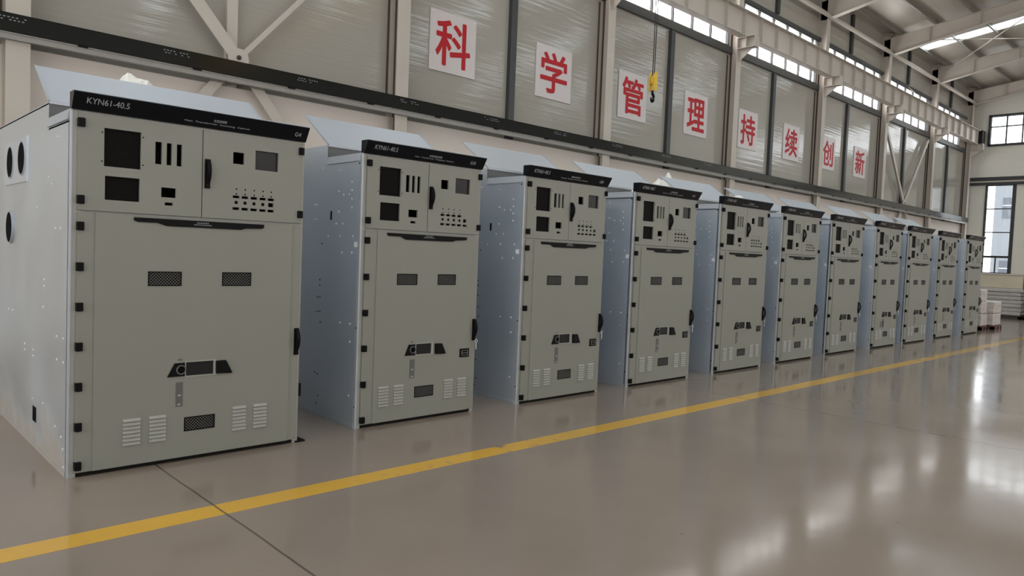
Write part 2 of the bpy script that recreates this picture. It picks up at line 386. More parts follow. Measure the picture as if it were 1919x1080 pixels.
# unseen near end wall and far long side, glowing openings added for light
structure(MB().plate(YF, 8.0, 0, 13.2, X0-0.2, X0, [(-16, -9, 0.9, 5.2), (-7, 4, 0.9, 5.6), (-14, 4, 8.0, 9.4)], 'x').build('wall_near', M['gable']))
for k, (a, b, c, e) in enumerate(((-16, -9, 0.9, 5.2), (-7, 4, 0.9, 5.6), (-14, 4, 8.0, 9.4))):
    fr = MB()
    n = int((b-a)/1.2)
    for q in range(n+1): fr.box(X0-0.12, X0+0.02, a+(b-a)*q/n-0.04, a+(b-a)*q/n+0.04, c, e)
    fr.box(X0-0.12, X0+0.02, a, b, (c+e)/2-0.03, (c+e)/2+0.03)
    fo = structure(fr.build('window_%d' % (30+k), M['frame']))
    MB().box(X0-0.14, X0-0.13, a, b, c, e).build('pane', M['pane_end'], fo)
sideh = [(COLS[i]+0.2, COLS[i+1]-0.2, za, zb) for i in range(len(COLS)-1) for za, zb in ((4.4, 6.4),)]
structure(MB().plate(X0, X1, 0, 11.2, YF-0.2, YF, sideh, 'y').build('wall_front', M['panel']))
for k, (a, b, c, e) in enumerate(sideh):
    fr = MB()
    for q in range(7): fr.box(a+(b-a)*q/6-0.035, a+(b-a)*q/6+0.035, YF-0.12, YF+0.02, c, e)
    fo = structure(fr.build('window_%d' % (40+k), M['frame']))
    MB().box(a, b, YF-0.14, YF-0.13, c, e).build('pane', M['pane_side'], fo)

# ------------------------------------------------------------------ roof
def roof_part(ya, yb, holes):
    mb = MB().plate(X0-0.2, X1+0.2, ya, yb, 0, 0.08, holes, 'z')
    mb.v = [(x, y, z+roof_z(y)) for x, y, z in mb.v]
    return mb
strips = [(32.93, 33.75, -5.2, 5.82), (20.2, 21.0, -5.2, 5.82), (26.4, 27.2, -5.2, 0.8), (8.6, 9.4, -5.2, 5.82), (14.4, 15.2, -5.2, 5.82), (2.6, 3.4, -5.2, 5.82), (-3.4, -2.6, -5.2, 5.82), (-9.4, -8.6, -5.2, 5.82), (37.3, 38.1, -5.2, 1.2), (39.7, 40.5, -5.2, 1.2)]  # first strip is the visible skylight; the others are unseen, added for light
far = [(a, b, -16.0, -6.8) for a, b, _, _ in strips]  # unseen copies on the other slope, added likewise
rp = roof_part(RIDGE, 7.2, strips); r2 = roof_part(YF-0.4, RIDGE, far)
rp.add(r2.v, r2.f)
structure(rp.build('ceiling', M['roof']))
for k, (a, b, c, e) in enumerate(strips+far):
    mb = MB().plate(a, b, c, e, 0.03, 0.05, (), 'z'); mb.v = [(x, y, z+roof_z(y)) for x, y, z in mb.v]
    structure(mb.build('window_%d' % (60+k), M['skylight']))

ORD = ['nearest', 'second', 'third', 'fourth', 'fifth', 'sixth', 'seventh', 'eighth', 'ninth', 'tenth', 'last']
# purlins
pl = [5.68, 4.40, 3.12, 1.85, 0.58, -0.7, -1.95, -3.2, -4.45, -5.7]
pn = ['closest to the clerestory wall', 'second out from the clerestory wall', 'third out from the clerestory wall', 'fourth out from the clerestory wall',
      'fifth out from the clerestory wall']
for k, y in enumerate(pl[:5]):
    z = roof_z(y)
    mb = MB().box(X0, X1, y-0.035, y+0.035, z-0.19, z-0.18).box(X0, X1, y+0.027, y+0.035, z-0.19, z-0.005).box(X0, X1, y+0.03, y+0.10, z-0.012, z-0.003)
    tag(mb.build('roof_purlin', M['purlin']), 'thin steel purlin running under the roof sheet, '+pn[k], 'purlin', 'roof purlins')

# rafters
rn = {24.45: 'tapered cream steel rafter cut off by the top edge of the picture', 30.38: 'tapered cream steel rafter crossing in front of the long skylight',
      36.38: 'tapered cream steel rafter just beyond the long skylight', 42.1: 'tapered cream steel rafter close against the far end wall'}
for x in COLS:
    if x not in rn: continue
    top = lambda y: roof_z(y)-0.19
    bot = lambda y: 10.15+0.2*(6-y) if y > 1.0 else 11.15+0.14*(1.0-y)
    ys = [6.3, 6.0, 4, 2, 1.0, RIDGE]
    t = thing('roof_rafter', rn[x], 'rafter', (x, 6.0, 10.15), 'roof rafters')
    o = (-x, -6.0, -10.15)
    poly = [(y, bot(min(y, 6.0))) for y in ys]+[(y, top(y)) for y in reversed(ys)]
    MB().prism(poly, 'x', x-0.006, x+0.006).build('web', M['cream'], t, o)
    for fn, nm, dz in ((bot, 'bottom_flange', 0.0), (top, 'top_flange', -0.015)):
        mb = MB()
        for a, b in zip(ys[1:-1], ys[2:]):
            pa = [(a, fn(a)+dz), (b, fn(b)+dz), (b, fn(b)+dz+0.015), (a, fn(a)+dz+0.015)]
            mb.prism(pa, 'x', x-0.12, x+0.12)
        mb.build(nm, M['cream'], t, o)
    mb = MB()
    for y in (4.6, 2.9): mb.box(x-0.1, x+0.1, y-0.006, y+0.006, bot(y), top(y))
    mb.build('stiffener', M['cream'], t, o)

# ------------------------------------------------------------------ columns with crane brackets
CN = {0.735: 'cream steel column at the left edge, behind the nearest cabinet', 6.67: 'cream steel column just left of the first red character sign',
      12.63: 'cream steel column between the second and third red character signs', 18.53: 'cream steel column between the fourth and fifth red character signs',
      24.45: 'cream steel column between the sixth and seventh red character signs', 30.38: 'cream steel column right of the last red character sign',
      36.38: 'cream steel column just right of the far crossed braces', 42.1: 'cream steel column in the far corner of the hall'}
BT = 8.12
for x in COLS:
    if x not in CN: continue
    t = thing('steel_column', CN[x], 'column', (x, 6.14, 0), 'steel columns along the wall')
    hw = 0.135; o = (-x, -6.14, 0)
    mb = MB().box(x-hw, x+hw, 6.0, 6.014, 0, 10.97).box(x-hw, x+hw, 6.23, 6.244, 0, 4.0).box(x-hw, x+hw, 6.284, 6.298, 4.0, 10.97).box(x-0.006, x+0.006, 6.014, 6.23, 0, 4.0).box(x-0.006, x+0.006, 6.014, 6.284, 4.0, 10.97)
    mb.build('shaft', M['cream'], t, o)
    MB().box(x-0.012, x-0.006, 6.19, 6.225, 0, 4.0).box(x-0.012, x-0.006, 6.225, 6.28, 4.0, 8.9).build('dark_gap_strip', M['brown'], t, o)  # added dark strip standing for the dark gap beside the web
    MB().box(x-0.165, x-hw, 6.27, 6.299, 4.36, 7.66).build('edge_shadow_strip', M['brown'], t, o)  # added dark strip that paints the shadow along the wall panel edge
    MB().box(x-0.2, x+0.2, 5.92, 6.24, 10.97, 11.0).build('cap_plate', M['cream'], t, o)
    b = MB().box(x-0.13, x+0.13, 5.45, 6.0, 7.80, 7.815).box(x-0.13, x+0.13, 5.45, 6.0, BT-0.015, BT).box(x-0.006, x+0.006, 5.45, 6.0, 7.815, BT-0.015)
    for y in (5.45, 5.72): b.box(x-0.13, x+0.13, y, y+0.012, 7.815, BT-0.015)
    b.prism([(6.0, 7.8), (5.55, 7.8), (6.0, 7.44)], 'x', x-0.008, x+0.008)
    b.build('crane_bracket', M['cream'], t, o)
    MB().box(x-0.17, x+0.17, 5.98, 6.0, 7.9, 7.915).box(x-0.17, x+0.17, 5.985, 6.0, 8.9, 8.915).build('splice_plate', M['cream'], t, o)

# crane runway beam on the brackets
t = thing('crane_runway_beam', 'long cream steel crane beam with upright ribs running over the column brackets', 'crane beam', (20, 5.83, BT))
o = (-20, -5.83, -BT)
MB().box(X0, 42.4, 5.70, 5.96, BT, BT+0.018).build('bottom_flange', M['cream'], t, o)
MB().box(X0, 42.4, 5.68, 5.98, BT+0.71, BT+0.73).build('top_flange', M['cream'], t, o)
MB().box(X0, 42.4, 5.825, 5.835, BT+0.018, BT+0.71).build('web', M['cream'], t, o)
x = 42.1
while x > 10.5:
    MB().box(x-0.006, x+0.006, 5.72, 5.825, BT+0.018, BT+0.71).build('stiffener', M['cream'], t, o); x -= 0.99
b = MB().box(42.4, 42.9, 5.6, 6.05, BT+0.0, BT+0.75); b.build('end_stop', M['pane_grey'], t, o)

# eave pipes between the columns
for i, nm in ((4, 'cream pipe strut below the eaves, nearest in view'), (5, 'cream pipe strut below the eaves, left of the long skylight bay'),
              (6, 'cream pipe strut below the eaves under the long skylight'), (7, 'cream pipe strut below the eaves by the far corner')):
    a, b = COLS[i]+0.02, COLS[i+1]-0.02
    tag(smooth(MB().tube([(a, 5.93, 10.22), (b, 5.93, 10.22)], 0.075, 14).build('eave_strut', M['cream'])), nm, 'strut', 'eave struts')

# roof tie rods
z = lambda y: roof_z(y)-0.35
low = lambda y: roof_z(y)-0.42
tag(smooth(MB().tube([(36.3, 5.66, 10.72), (30.45, 0.5, z(0.5))], 0.02, 8).build('tie_rod', M['cream'])), 'thin slanting tie rod crossing the long skylight', 'tie rod', 'roof tie rods')
tag(smooth(MB().tube([(30.5, 5.6, 10.72), (36.3, 0.9, low(0.9))], 0.02, 8).build('tie_rod', M['cream'])), 'thin nearly level tie rod below the long skylight', 'tie rod', 'roof tie rods')
tag(smooth(MB().tube([(35.6, 5.95, 8.863), (33.2, 6.235, 9.47)], 0.010, 8).build('tie_rod', M['cream'])), 'thin rod slanting across the upper window behind the crane beam', 'tie rod', 'roof tie rods')

# crossed wall braces
def brace(cx, half, widths, label, group):
    t = thing('cross_brace', label, 'brace', (cx, 6.13, 4.42), group)
    o = (-cx, -6.13, -4.42); cz = 4.42
    ends = [(-half, 3.1, widths[0]), (half, 3.1, widths[1]), (-half, -3.4, widths[2]), (half, -3.4, widths[3])]
    for dx, dz, w in ends:
        mb = MB().bar((cx+dx*0.06, 6.13, cz+dz*0.06), (cx+dx, 6.13, cz+dz), 0.012, w, (0, 0, 1)) if w < 0 else MB()
        d = Vector((dx, 0, dz)).normalized(); nrm = Vector((-d.z, 0, d.x))
        p, q = Vector((cx, 6.10, cz))+d*0.12, Vector((cx+dx, 6.10, cz+dz))
        mb.bar(p, q, 0.012, w, nrm)
        mb.bar(p+Vector((0, 0.05, 0)), q+Vector((0, 0.05, 0)), 0.10, 0.014, nrm)
        mb.build('arm', M['cream'], t, o)
    MB().ring((cx, cz), 'y', 0, 0.17, 6.075, 6.09, 10).build('gusset_plate', M['cream'], t, o)
    smooth(MB().ring((cx, cz+0.02), 'y', 0, 0.035, 6.055, 6.08, 12).build('bolt', M['frame'], t, o))
brace(3.64, 2.72, (0.2, 0.08, 0.16, 0.17), 'crossed cream steel braces on the wall above the nearest cabinet', 'wall cross braces')
brace(33.2, 2.65, (0.16, 0.16, 0.16, 0.16), 'crossed cream steel braces in the far bay past the last sign', 'wall cross braces')

# ------------------------------------------------------------------ black busbar channel along the wall
t = thing('busbar_channel', 'long black channel running along the wall over the cabinets', 'channel', (20, 5.95, 4.02))
o = (-20, -5.95, -4.02)
RX0, RX1 = -4.0, 42.0
MB().box(RX0, RX1, 5.90, 5.906, 4.11, 4.335).box(RX0, RX1, 5.90, 6.0, 4.329, 4.335).box(RX0, RX1, 5.906, 5.935, 4.105, 4.112).build('front_plate', M['rail'], t, o)
MB().box(RX0, RX1, 5.93, 6.0, 4.015, 4.085).box(RX0, RX1, 5.915, 5.93, 4.085, 4.10).build('lower_lip', M['railgrey'], t, o)
x = -0.05
while x < 41:
    MB().box(x-0.06, x+0.06, 5.893, 5.94, 4.085, 4.118).build('clip', M['black'], t, o); x += 1.5
x = 0.62
rr = random.Random(3)
while x < 19:
    mb = MB()
    for row in range(2):
        for k in range(9):
            if rr.random() < 0.75:
                a = x-0.2+0.045*k+0.02*row; mb.box(a, a+0.026, 5.897, 5.901, 4.275-0.035*row, 4.288-0.035*row)
    mb.build('marking', M['ink_dim'], t, o); x += 2.05

# ------------------------------------------------------------------ character signs
CH = ['科', '学', '管', '理', '持', '续', '创', '新']
for i, c in enumerate(CH):
    cx, cz, h = 8.05+2.932*i, 5.665, 0.585
    t = thing('character_sign', 'white square wall sign bearing the red character '+c, 'sign', (cx, 6.29, cz-h), 'red character signs')
    MB().box(-h, h, -0.014, 0.008, 0, 2*h).build('board', M['board'], t)
    me = text_mesh('lettering', [(c, -0.425, 0.425, 0.145, 2*h-0.145)], M['red'], 0.002, 0.017)
    link('lettering', me, t, (0, -0.017, 0))
    mb = MB()
    for sx in (-1, 1):
        for sz in (0.05, 2*h-0.05): mb.ring((sx*(h-0.05), sz), 'y', 0, 0.012, -0.02, -0.013, 8)
    mb.build('fixing_screws', M['silver'], t)

# ------------------------------------------------------------------ crane hook
t = thing('crane_hook', 'yellow crane hook block hanging on wire ropes in front of the third sign', 'crane hook', (11.62, 4.0, 4.92))
hx, hy = 0.0, 0.0
smooth(MB().tube([(-0.035, 0, 0.50), (-0.045, 0, 3.9)], 0.011, 8).build('wire_rope', M['cable'], t))
smooth(MB().tube([(0.055, 0, 0.55), (0.10, 0, 3.9)], 0.011, 8).build('wire_rope', M['cable'], t))
b = MB().prism([(-0.09, 0.22), (-0.06, 0.17), (0.06, 0.17), (0.09, 0.22), (0.10, 0.40), (0.07, 0.55), (0.02, 0.58), (-0.05, 0.52), (-0.09, 0.44)], 'y', -0.07, -0.045)
b.prism([(-0.09, 0.22), (-0.06, 0.17), (0.06, 0.17), (0.09, 0.22), (0.10, 0.40), (0.07, 0.55), (0.02, 0.58), (-0.05, 0.52), (-0.09, 0.44)], 'y', 0.045, 0.07)
b.build('block_cheeks', M['yellow'], t)
smooth(MB().ring((0, 0.38), 'y', 0, 0.085, -0.04, 0.04, 20).build('sheave', M['yellow'], t))
hp = [(0.0, 0, 0.18), (0.0, 0, 0.10)]+[(0.075*math.sin(a)-0.0, 0, 0.035-0.0+0.075*math.cos(a)) for a in [math.radians(q) for q in range(20, 271, 25)]]
smooth(MB().tube(hp, [0.026, 0.028]+[0.03]*4+[0.036, 0.036, 0.034, 0.03, 0.026, 0.02, 0.013], 10).build('hook', M['black'], t))
MB().box(-0.13, 0.13, -0.2, 0.2, 3.9, 4.0).build('hoist_drum', M['yellow'], t)
t.scale.x = 0.62
t = thing('crane_bridge', 'yellow overhead crane girder spanning the hall above the picture', 'crane bridge', (11.62, -6, 8.95))
MB().box(-0.3, 0.3, -11.5, 11.75, 0.0, 0.12).box(-0.28, -0.26, -11.5, 11.75, 0.12, 0.8).box(0.26, 0.28, -11.5, 11.75, 0.12, 0.8).build('girder', M['yellow'], t)
MB().box(-0.2, 0.2, 9.85, 10.15, -0.02, 0.0).build('trolley', M['yellow'], t)

# ------------------------------------------------------------------ switchgear cabinets
H, DEPTH = 2.352, 2.8
def galv_side(mb, x0, x1):
    prof = [(0, 0.0), (DEPTH, 0.0), (DEPTH, 2.455), (0.57, 2.455), (0.57, 2.35), (0, 2.35)]
    mb.prism(prof, 'x', x0, x1)
RIV = [(0.151, 2.114), (0.36, 2.038), (0.281, 2.006), (0.188, 2.006), (0.147, 2.041), (0.147, 1.969), (0.143, 1.895), (0.355, 1.86), (0.395, 1.756), (0.282, 1.756),
       (0.526, 1.643), (0.321, 1.649), (0.11, 1.648), (0.285, 1.503), (0.122, 1.507), (0.778, 1.93), (0.74, 1.929), (0.782, 1.798), (0.741, 1.797),
       (0.363, 2.224), (0.65, 2.256), (0.853, 2.333), (0.279, 0.887), (0.118, 0.894), (0.112, 0.739), (0.105, 0.272), (0.06, 2.31), (0.28, 2.32), (0.49, 2.325)]
DOT = [(0.634, 1.577), (0.036, 2.265), (0.654, 1.247), (0.651, 1.198), (0.688, 1.087), (0.645, 1.09), (0.687, 0.955), (0.638, 0.959), (0.626, 0.86), (0.7, 0.39),
       (0.652, 0.382), (0.632, 0.183), (0.016, 0.868), (0.013, 0.186), (0.668, 0.106)]
RIV1 = [(0.654, 1.242), (0.652, 1.197), (1.286, 0.721), (1.284, 0.674), (0.986, 0.710), (0.985, 0.666), (0.279, 0.885), (0.107, 0.890), (0.272, 0.733), (0.101, 0.735),
        (0.662, 0.369), (0.993, 0.348), (1.924, 0.933), (1.747, 0.939), (0.68, 1.05), (0.30, 0.28), (0.14, 0.24), (0.09, 0.17), (0.06, 0.06), (0.55, 1.95), (0.30, 2.2),
        (0.75, 2.25), (0.45, 1.9), (0.2, 1.6), (0.35, 1.6), (0.9, 1.75)]

SPEC = {
 'wide': dict(W=1.595, win1=(.189, .410), win2=(.196, .405), slots=[(.499, .541), (.572, .605), (.638, .672)], rect=(.541, .637), tiny=(.565, .618), split=.812, handle=.846,
   sq=(1.029, 1.111), rect2=(1.195, 1.374), btn=[1.057, 1.123, 1.191, 1.259, 1.323], top=5, hr=1.558, hl=.058, hz=[1.62, 1.362, 1.105, .849, .59, .33, .076],
   trap=[(.370, 1.695), (1.266, 1.695), (1.266, 1.672), (1.25, 1.664), (1.123, 1.659), (1.093, 1.648), (.577, 1.648), (.519, 1.666), (.39, 1.666), (.37, 1.676)],
   bend=(.13, 1.51), mesh=[(.467, .678), (.967, 1.175)], ml=[(.597, .606), (.645, .70), (.714, .70), (.715, .606)], mw=(.721, .914), mr=[(.927, .70), (1.001, .70), (1.05, .602), (.928, .607)],
   tagp=(.657, .702), bm=(.72, .927), louv=[(.316, .433), (.481, .597), (1.055, 1.164), (1.215, 1.325)], hR=1.555, latch=None, lab=(.668, .696),
   txt=((.079, .326), (.677, 1.138), (.872, .964), (1.487, 1.537))),
 'std': dict(W=1.335, win1=(.167, .390), win2=(.18, .386), slots=[(.443, .484), (.509, .541), (.567, .600)], rect=(.479, .58), tiny=(.504, .561), split=.692, handle=.722,
   sq=(.837, .923), rect2=(1.007, 1.186), btn=[.866, .933, 1.0, 1.068, 1.136], top=4, hr=1.307, hl=.062, hz=[1.618, 1.307, .998, .692, .381, .072],
   trap=[(.255, 1.692), (1.158, 1.690), (1.158, 1.67), (1.14, 1.662), (1.017, 1.655), (.982, 1.642), (.449, 1.64), (.397, 1.665), (.27, 1.665), (.255, 1.676)],
   bend=(.147, 1.25), mesh=[(.377, .59), (.832, 1.038)], ml=[(.481, .602), (.523, .70), (.593, .70), (.597, .602)], mw=(.603, .779), mr=[(.817, .697), (.896, .694), (.944, .595), (.82, .598)],
   tagp=(.543, .593), bm=(.606, .814), louv=[(.207, .32), (.37, .481), (.938, 1.05), (1.1, 1.217)], hR=1.295, latch=(1.122, 1.237), lab=(.55, .57),
   txt=((.087, .318), (.515, .954), (.664, .81), (1.154, 1.217)))}

def lattice(x0, x1, z0, z1, y, pitch=0.021, w=0.0020):
    mb = MB(); bw = x1-x0; bh = z1-z0
    k = -bh
    while k < bw:
        for s in (1, -1):
            a0, a1 = max(0, k), min(bw, k+bh)
            p = (a0, a0-k); q = (a1, a1-k)
            if s < 0: p, q = (p[0], bh-p[1]), (q[0], bh-q[1])
            if a1-a0 > 0.004: mb.bar((x0+p[0], y-0.001*s, z0+p[1]), (x0+q[0], y-0.001*s, z0+q[1]), 0.003, w, (0, 1, 0) if False else (-(q[1]-p[1]), 0, (q[0]-p[0])))
        k += pitch
    return mb
def handle_mb(x, z0, z1):
    mb = MB().box(x-0.018, x+0.018, -0.034, -0.022, z0, z1)
    n = 8; h = z1-z0; a, b = z0+0.02, z1-0.012
    outer = [(-0.034-0.038*math.sin(math.pi*min(1, 0.12+i/n*0.88)), b-(b-a)*i/n) for i in range(n+1)]
    inner = [(y+0.015, z) for y, z in outer]
    for i in range(n): mb.prism([outer[i], outer[i+1], inner[i+1], inner[i]], 'x', x-0.013, x+0.013)
    mb.ring((x, z0+0.022), 'y', 0, 0.014, -0.042, -0.03, 12)
    return mb

def make_cabinet(kind, loc):
    S = SPEC[kind]; W = S['W']; wide = kind == 'wide'
    t = link('switchgear_cabinet', None, None, loc)
    P = lambda nm, mb, m: mb.build(nm, m, t)
    # galvanised carcass
    b = MB(); galv_side(b, W-0.012, W); b.box(0, W, DEPTH-0.01, DEPTH, 0, 2.455).box(0, W, 0.57, DEPTH, 2.445, 2.46)
    b.box(0.0, W, 0.02, 0.57, 2.27, 2.28)
    b.box(0.012, W-0.012, 0.06, DEPTH, 0.0, 0.02)
    P('carcass', b, M['galv'])
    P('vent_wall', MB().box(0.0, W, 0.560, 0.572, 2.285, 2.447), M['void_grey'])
    s = MB(); galv_side(s, 0.0, 0.012)
    mats = [M['galv_dirty'] if wide else M['galv'], M['rivet'], M['hole'], M['galv_top']]
    for (y, z) in (RIV1 if wide else RIV): s.ring((y, z), 'x', 0, 0.009, -0.005, 0.002, 8, 1)
    if not wide:
        for (y, z) in DOT: s.ring((y, z), 'x', 0, 0.008, -0.0015, 0.002, 8, 2)
        s.box(-0.0015, 0.001, 0.47, 0.495, 1.79, 1.87, 2)
    s.add([(-0.014, 0.015, 2.285), (0, 0.015, 2.352), (0, 0.015, 2.285), (-0.014, 0.56, 2.285), (0, 0.56, 2.352), (0, 0.56, 2.285)], [(0, 1, 2), (3, 5, 4), (0, 3, 4, 1), (0, 2, 5, 3)], 3)
    s.box(-0.003, 0.012, -0.007, 0.004, 0.0, 2.35, 3)
    s.box(-0.004, 0.0, 0.02, DEPTH, 0.0, 0.035)
    P('side_panel', s, mats)
    if wide:
        MB().box(-0.012, 0.0, 1.22, 2.06, 1.95, 2.29).build('port_plate', M['galv'], t)
        for (y, z) in ((1.834, 2.127), (1.388, 2.131), (1.852, 1.607)):
            pr = MB().ring((y, z), 'x', 0.122, 0.132, -0.018, 0.0, 32).build('cable_port', M['galv_top'], t)
            MB().ring((y, z), 'x', 0, 0.123, -0.0165, -0.0145, 32).build('opening', M['hole'], pr)
        MB().box(-0.0015, 0.001, 0.875, 0.99, 0.19, 0.30).build('cable_slot', M['hole'], t)
        MB().box(W-0.02, W+0.06, -0.02, 0.10, 0.0, 0.012).build('foot_bracket', M['black'], t)
        MB().box(W, W+0.035, 0.02, 0.06, 0.36, 0.46).build('side_latch', M['black'], t)
    else:
        MB().box(-0.002, 0.001, 0.038, 0.082, 1.555, 1.60).build('sticker', M['sticker'], t)
    # front frame
    f = MB().box(0.0, 0.05, -0.004, 0.03, 0, H).box(W-0.045, W, -0.004, 0.03, 0, H).box(0.05, W-0.045, -0.004, 0.03, 1.70, 1.74).box(0.05, W-0.045, -0.004, 0.03, 2.32, H)
    P('front_frame', f, M['paint_edge'])
    P('kick_strip', MB().box(0.05, W-0.012, 0.0, 0.06, 0.0, 0.044), M['void'])
    P('interior', MB().box(0.02, W-0.02, 0.16, 0.17, 0.03, 2.34).box(0.014, 0.02, 0.03, 0.17, 0.03, 2.34).box(W-0.02, W-0.014, 0.03, 0.17, 0.03, 2.34).box(0.02, W-0.02, 0.03, 0.16, 1.715, 1.725), M['void'])
    # instrument doors
    dl, dr, sp = 0.043, W-0.022, S['split']
    hl = [S['win1']+(2.012, 2.256), S['win2']+(1.797, 1.951), S['rect']+(1.842, 1.908), S['tiny']+(1.788, 1.808)]+[q+(2.061, 2.210) for q in S['slots']]
    d1 = P('instrument_door', MB().plate(dl, sp-0.003, 1.722, 2.335, -0.022, -0.004, hl), M['paint'])
    for (a, c, z0, z1) in hl[:2]: MB().box(a-0.01, c+0.01, 0.0, 0.004, z0-0.01, z1+0.01).build('viewing_pane', M['pane_dark'], d1)
    mb = MB()
    for (a, c, z0, z1) in hl[:1]:
        for xx in (a-0.012, c+0.012):
            for zz in (z0+0.03, z1-0.03): mb.ring((xx, zz), 'y', 0, 0.005, -0.0235, -0.021, 8)
    mb.build('screw_holes', M['hole'], d1)
    bt = S['btn']; hr = [S['sq']+(2.123, 2.207), S['rect2']+(2.097, 2.238)]
    hr += [(x-0.025, x+0.025, 1.876, 1.895) for x in bt[:S['top']]]+[(x-0.025, x+0.025, 1.791, 1.81) for x in bt]+[(bt[4]-0.021, bt[4]+0.021, 1.830, 1.860)]
    d2 = P('instrument_door', MB().plate(sp+0.003, dr, 1.722, 2.335, -0.022, -0.004, hr), M['paint'])
    a, c, z0, z1 = hr[1]; MB().box(a-0.01, c+0.01, 0.0, 0.004, z0-0.01, z1+0.01).build('meter_pane', M['pane_grey'], d2)
    for x in bt[:4]: MB().ring((x, 1.845), 'y', 0, 0.0125, -0.0232, -0.021, 14).build('button_hole', M['hole'], d2)
    mb = MB()
    for x in bt[:S['top']]:
        for zz in (1.942, 1.907): mb.ring((x, zz), 'y', 0, 0.006, -0.0232, -0.021, 8)
    mb.build('lamp_holes', M['hole'], d2)
    handle_mb(S['handle'], 1.928, 2.132).build('door_handle', M['black'], d2)
    # lower door with folded rim
    bl, br = S['bend']
    holes = [q+(1.242, 1.333) for q in S['mesh']]+[S['bm']+(0.216, 0.308), S['mw']+(0.606, 0.702)]
    ld = MB().plate(bl+0.012, br-0.012, 0.032, 1.706, -0.030, -0.018, holes)
    for a, c in ((dl, bl+0.012), (br-0.012, dr)): ld.box(a, c, -0.022, -0.008, 0.032, 1.706)
    d3 = P('main_door', ld, M['paint'])
    for (a, c, z0, z1) in holes[:3]:
        lattice(a, c, z0, z1, -0.024).build('wire_grille', M['grille'], d3)
        MB().plate(a-0.004, c+0.004, z0-0.004, z1+0.004, -0.033, -0.029, [(a+0.003, c-0.003, z0+0.003, z1-0.003)]).build('grille_rim', M['black'], d3)
    P('name_strip', MB().prism(S['trap'], 'y', -0.040, -0.030), M['black'])
    k = S['trap']; cx = (k[0][0]+k[1][0])/2
    mk = MB(); rr = random.Random(5)
    for row, (n, st) in enumerate(((7, .012), (13, .0095))):
        for i in range(n): mk.box(cx+(i-n/2)*st, cx+(i-n/2)*st+st*0.72, -0.0412, -0.0398, 1.676-0.0135*row, 1.684-0.014*row)
    P('marking', mk, M['ink_dim'])
    # truck interlock panel
    fr = MB(); a, c = S['mw']
    fr.plate(a-0.008, c+0.020, 0.598, 0.710, -0.037, -0.030, [(a, c, 0.606, 0.702)])
    P('window_frame', fr, M['paint_edge'])
    P('sight_glass', MB().box(a, c, -0.022, -0.020, 0.606, 0.702), M['pane_grey'])
    lp = P('lock_plate', MB().prism(S['ml'], 'y', -0.037, -0.030), M['black'])
    kx = (S['ml'][1][0]+S['ml'][2][0])/2+0.008
    smooth(MB().ring((kx, 0.652), 'y', 0.026, 0.034, -0.044, -0.037, 24).build('socket_ring', M['tag_grey'], lp)); MB().ring((kx, 0.652), 'y', 0, 0.026, -0.0385, -0.037, 24).build('socket', M['hole'], lp)
    ck = P('crank_cover', MB().prism(S['mr'], 'y', -0.052, -0.030), M['black']); bevel(ck, 0.008, 3)
    a, c = S['tagp']
    sc = P('scale_plate', MB().box(a, c, -0.034, -0.030, 0.394, 0.564), M['tag_grey'])
    MB().box(a+0.012, c-0.012, -0.0355, -0.0335, 0.468, 0.478).box(a+0.010, c-0.014, -0.0355, -0.0335, 0.404, 0.414).build('scale_marks', M['ink'], sc)
    a, c = S['lab']; P('small_label', MB().box(a, c, -0.0315, -0.030, 0.716, 0.729), M['tag_grey'])
    for (a, c) in S['louv']:
        mb = MB()
        for i in range(7):
            z0 = 0.335-i*0.0265
            mb.prism([(-0.030, z0+0.012), (-0.043, z0-0.005), (-0.0405, z0-0.007), (-0.030, z0+0.0)], 'x', a+0.004, c-0.004)
        lv = P('louvre', mb, M['paint_edge'])
        mb = MB()
        for i in range(7): mb.box(a+0.006, c-0.006, -0.0305, -0.0297, 0.335-i*0.0265-0.010, 0.335-i*0.0265+0.0)
        mb.build('louvre_gaps', M['tag_grey'], lv)
    if S['latch']:
        a, c = S['latch']
        la = P('recessed_latch', MB().box(a, c, -0.036, -0.030, 0.545, 0.627), M['black'])
        MB().plate(a+0.018, c-0.018, 0.560, 0.612, -0.042, -0.036, [(a+0.026, c-0.026, 0.566, 0.582), (a+0.026, c-0.026, 0.590, 0.606)]).build('latch_grip', M['tag_grey'], la)
    hh = P('door_handle', handle_mb(S['hR'], 0.700, 0.908), M['black'])
    if not wide:
        kb = MB().tube([(S['hR']+0.012+0.014*math.cos(q), -0.055, 0.695+0.018*math.sin(q)) for q in [2*math.pi*i/12 for i in range(13)]], 0.004, 6)
        kb.box(S['hR']+0.006, S['hR']+0.016, -0.058, -0.053, 0.615, 0.682)
        kb.build('key', M['silver'], hh)
    # hinges
    hb = MB().box(-0.020, 0.020, -0.040, -0.004, -0.0275, 0.0275).box(-0.006, 0.006, -0.046, -0.036, -0.0275, 0.0275)
    hm = bevel(hb.build('hinge', M['black'], t), 0.003)
    hm.location = (S['hl'], 0, 2.272)
    for (x, z) in [(S['hl'], 1.788)]+[(S['hl'], q) for q in S['hz']]+[(S['hr'], 2.275), (S['hr'], 1.79)]:
        h2 = hm.copy(); COL.objects.link(h2); h2.parent = t; h2.location = (x, 0, z)
    # header fascia, leaning forward at the top, and the raised relief flap
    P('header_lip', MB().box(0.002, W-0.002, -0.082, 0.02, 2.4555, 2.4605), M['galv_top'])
    P('header_fascia', MB().prism([(0.02, 2.350), (-0.025, 2.350), (-0.085, 2.449), (-0.082, 2.455), (0.02, 2.455)], 'x', 0.002, W-0.002), M['header'])
    fl = MB()
    A, B = Vector((0, 0.57, 2.468)), Vector((0, 1.02, 2.775)); dv = (B-A).normalized()
    fl.bar(A+Vector((W/2, 0, 0)), B+Vector((W/2, 0, 0)), W, 0.005, (0, -dv.z, dv.y))
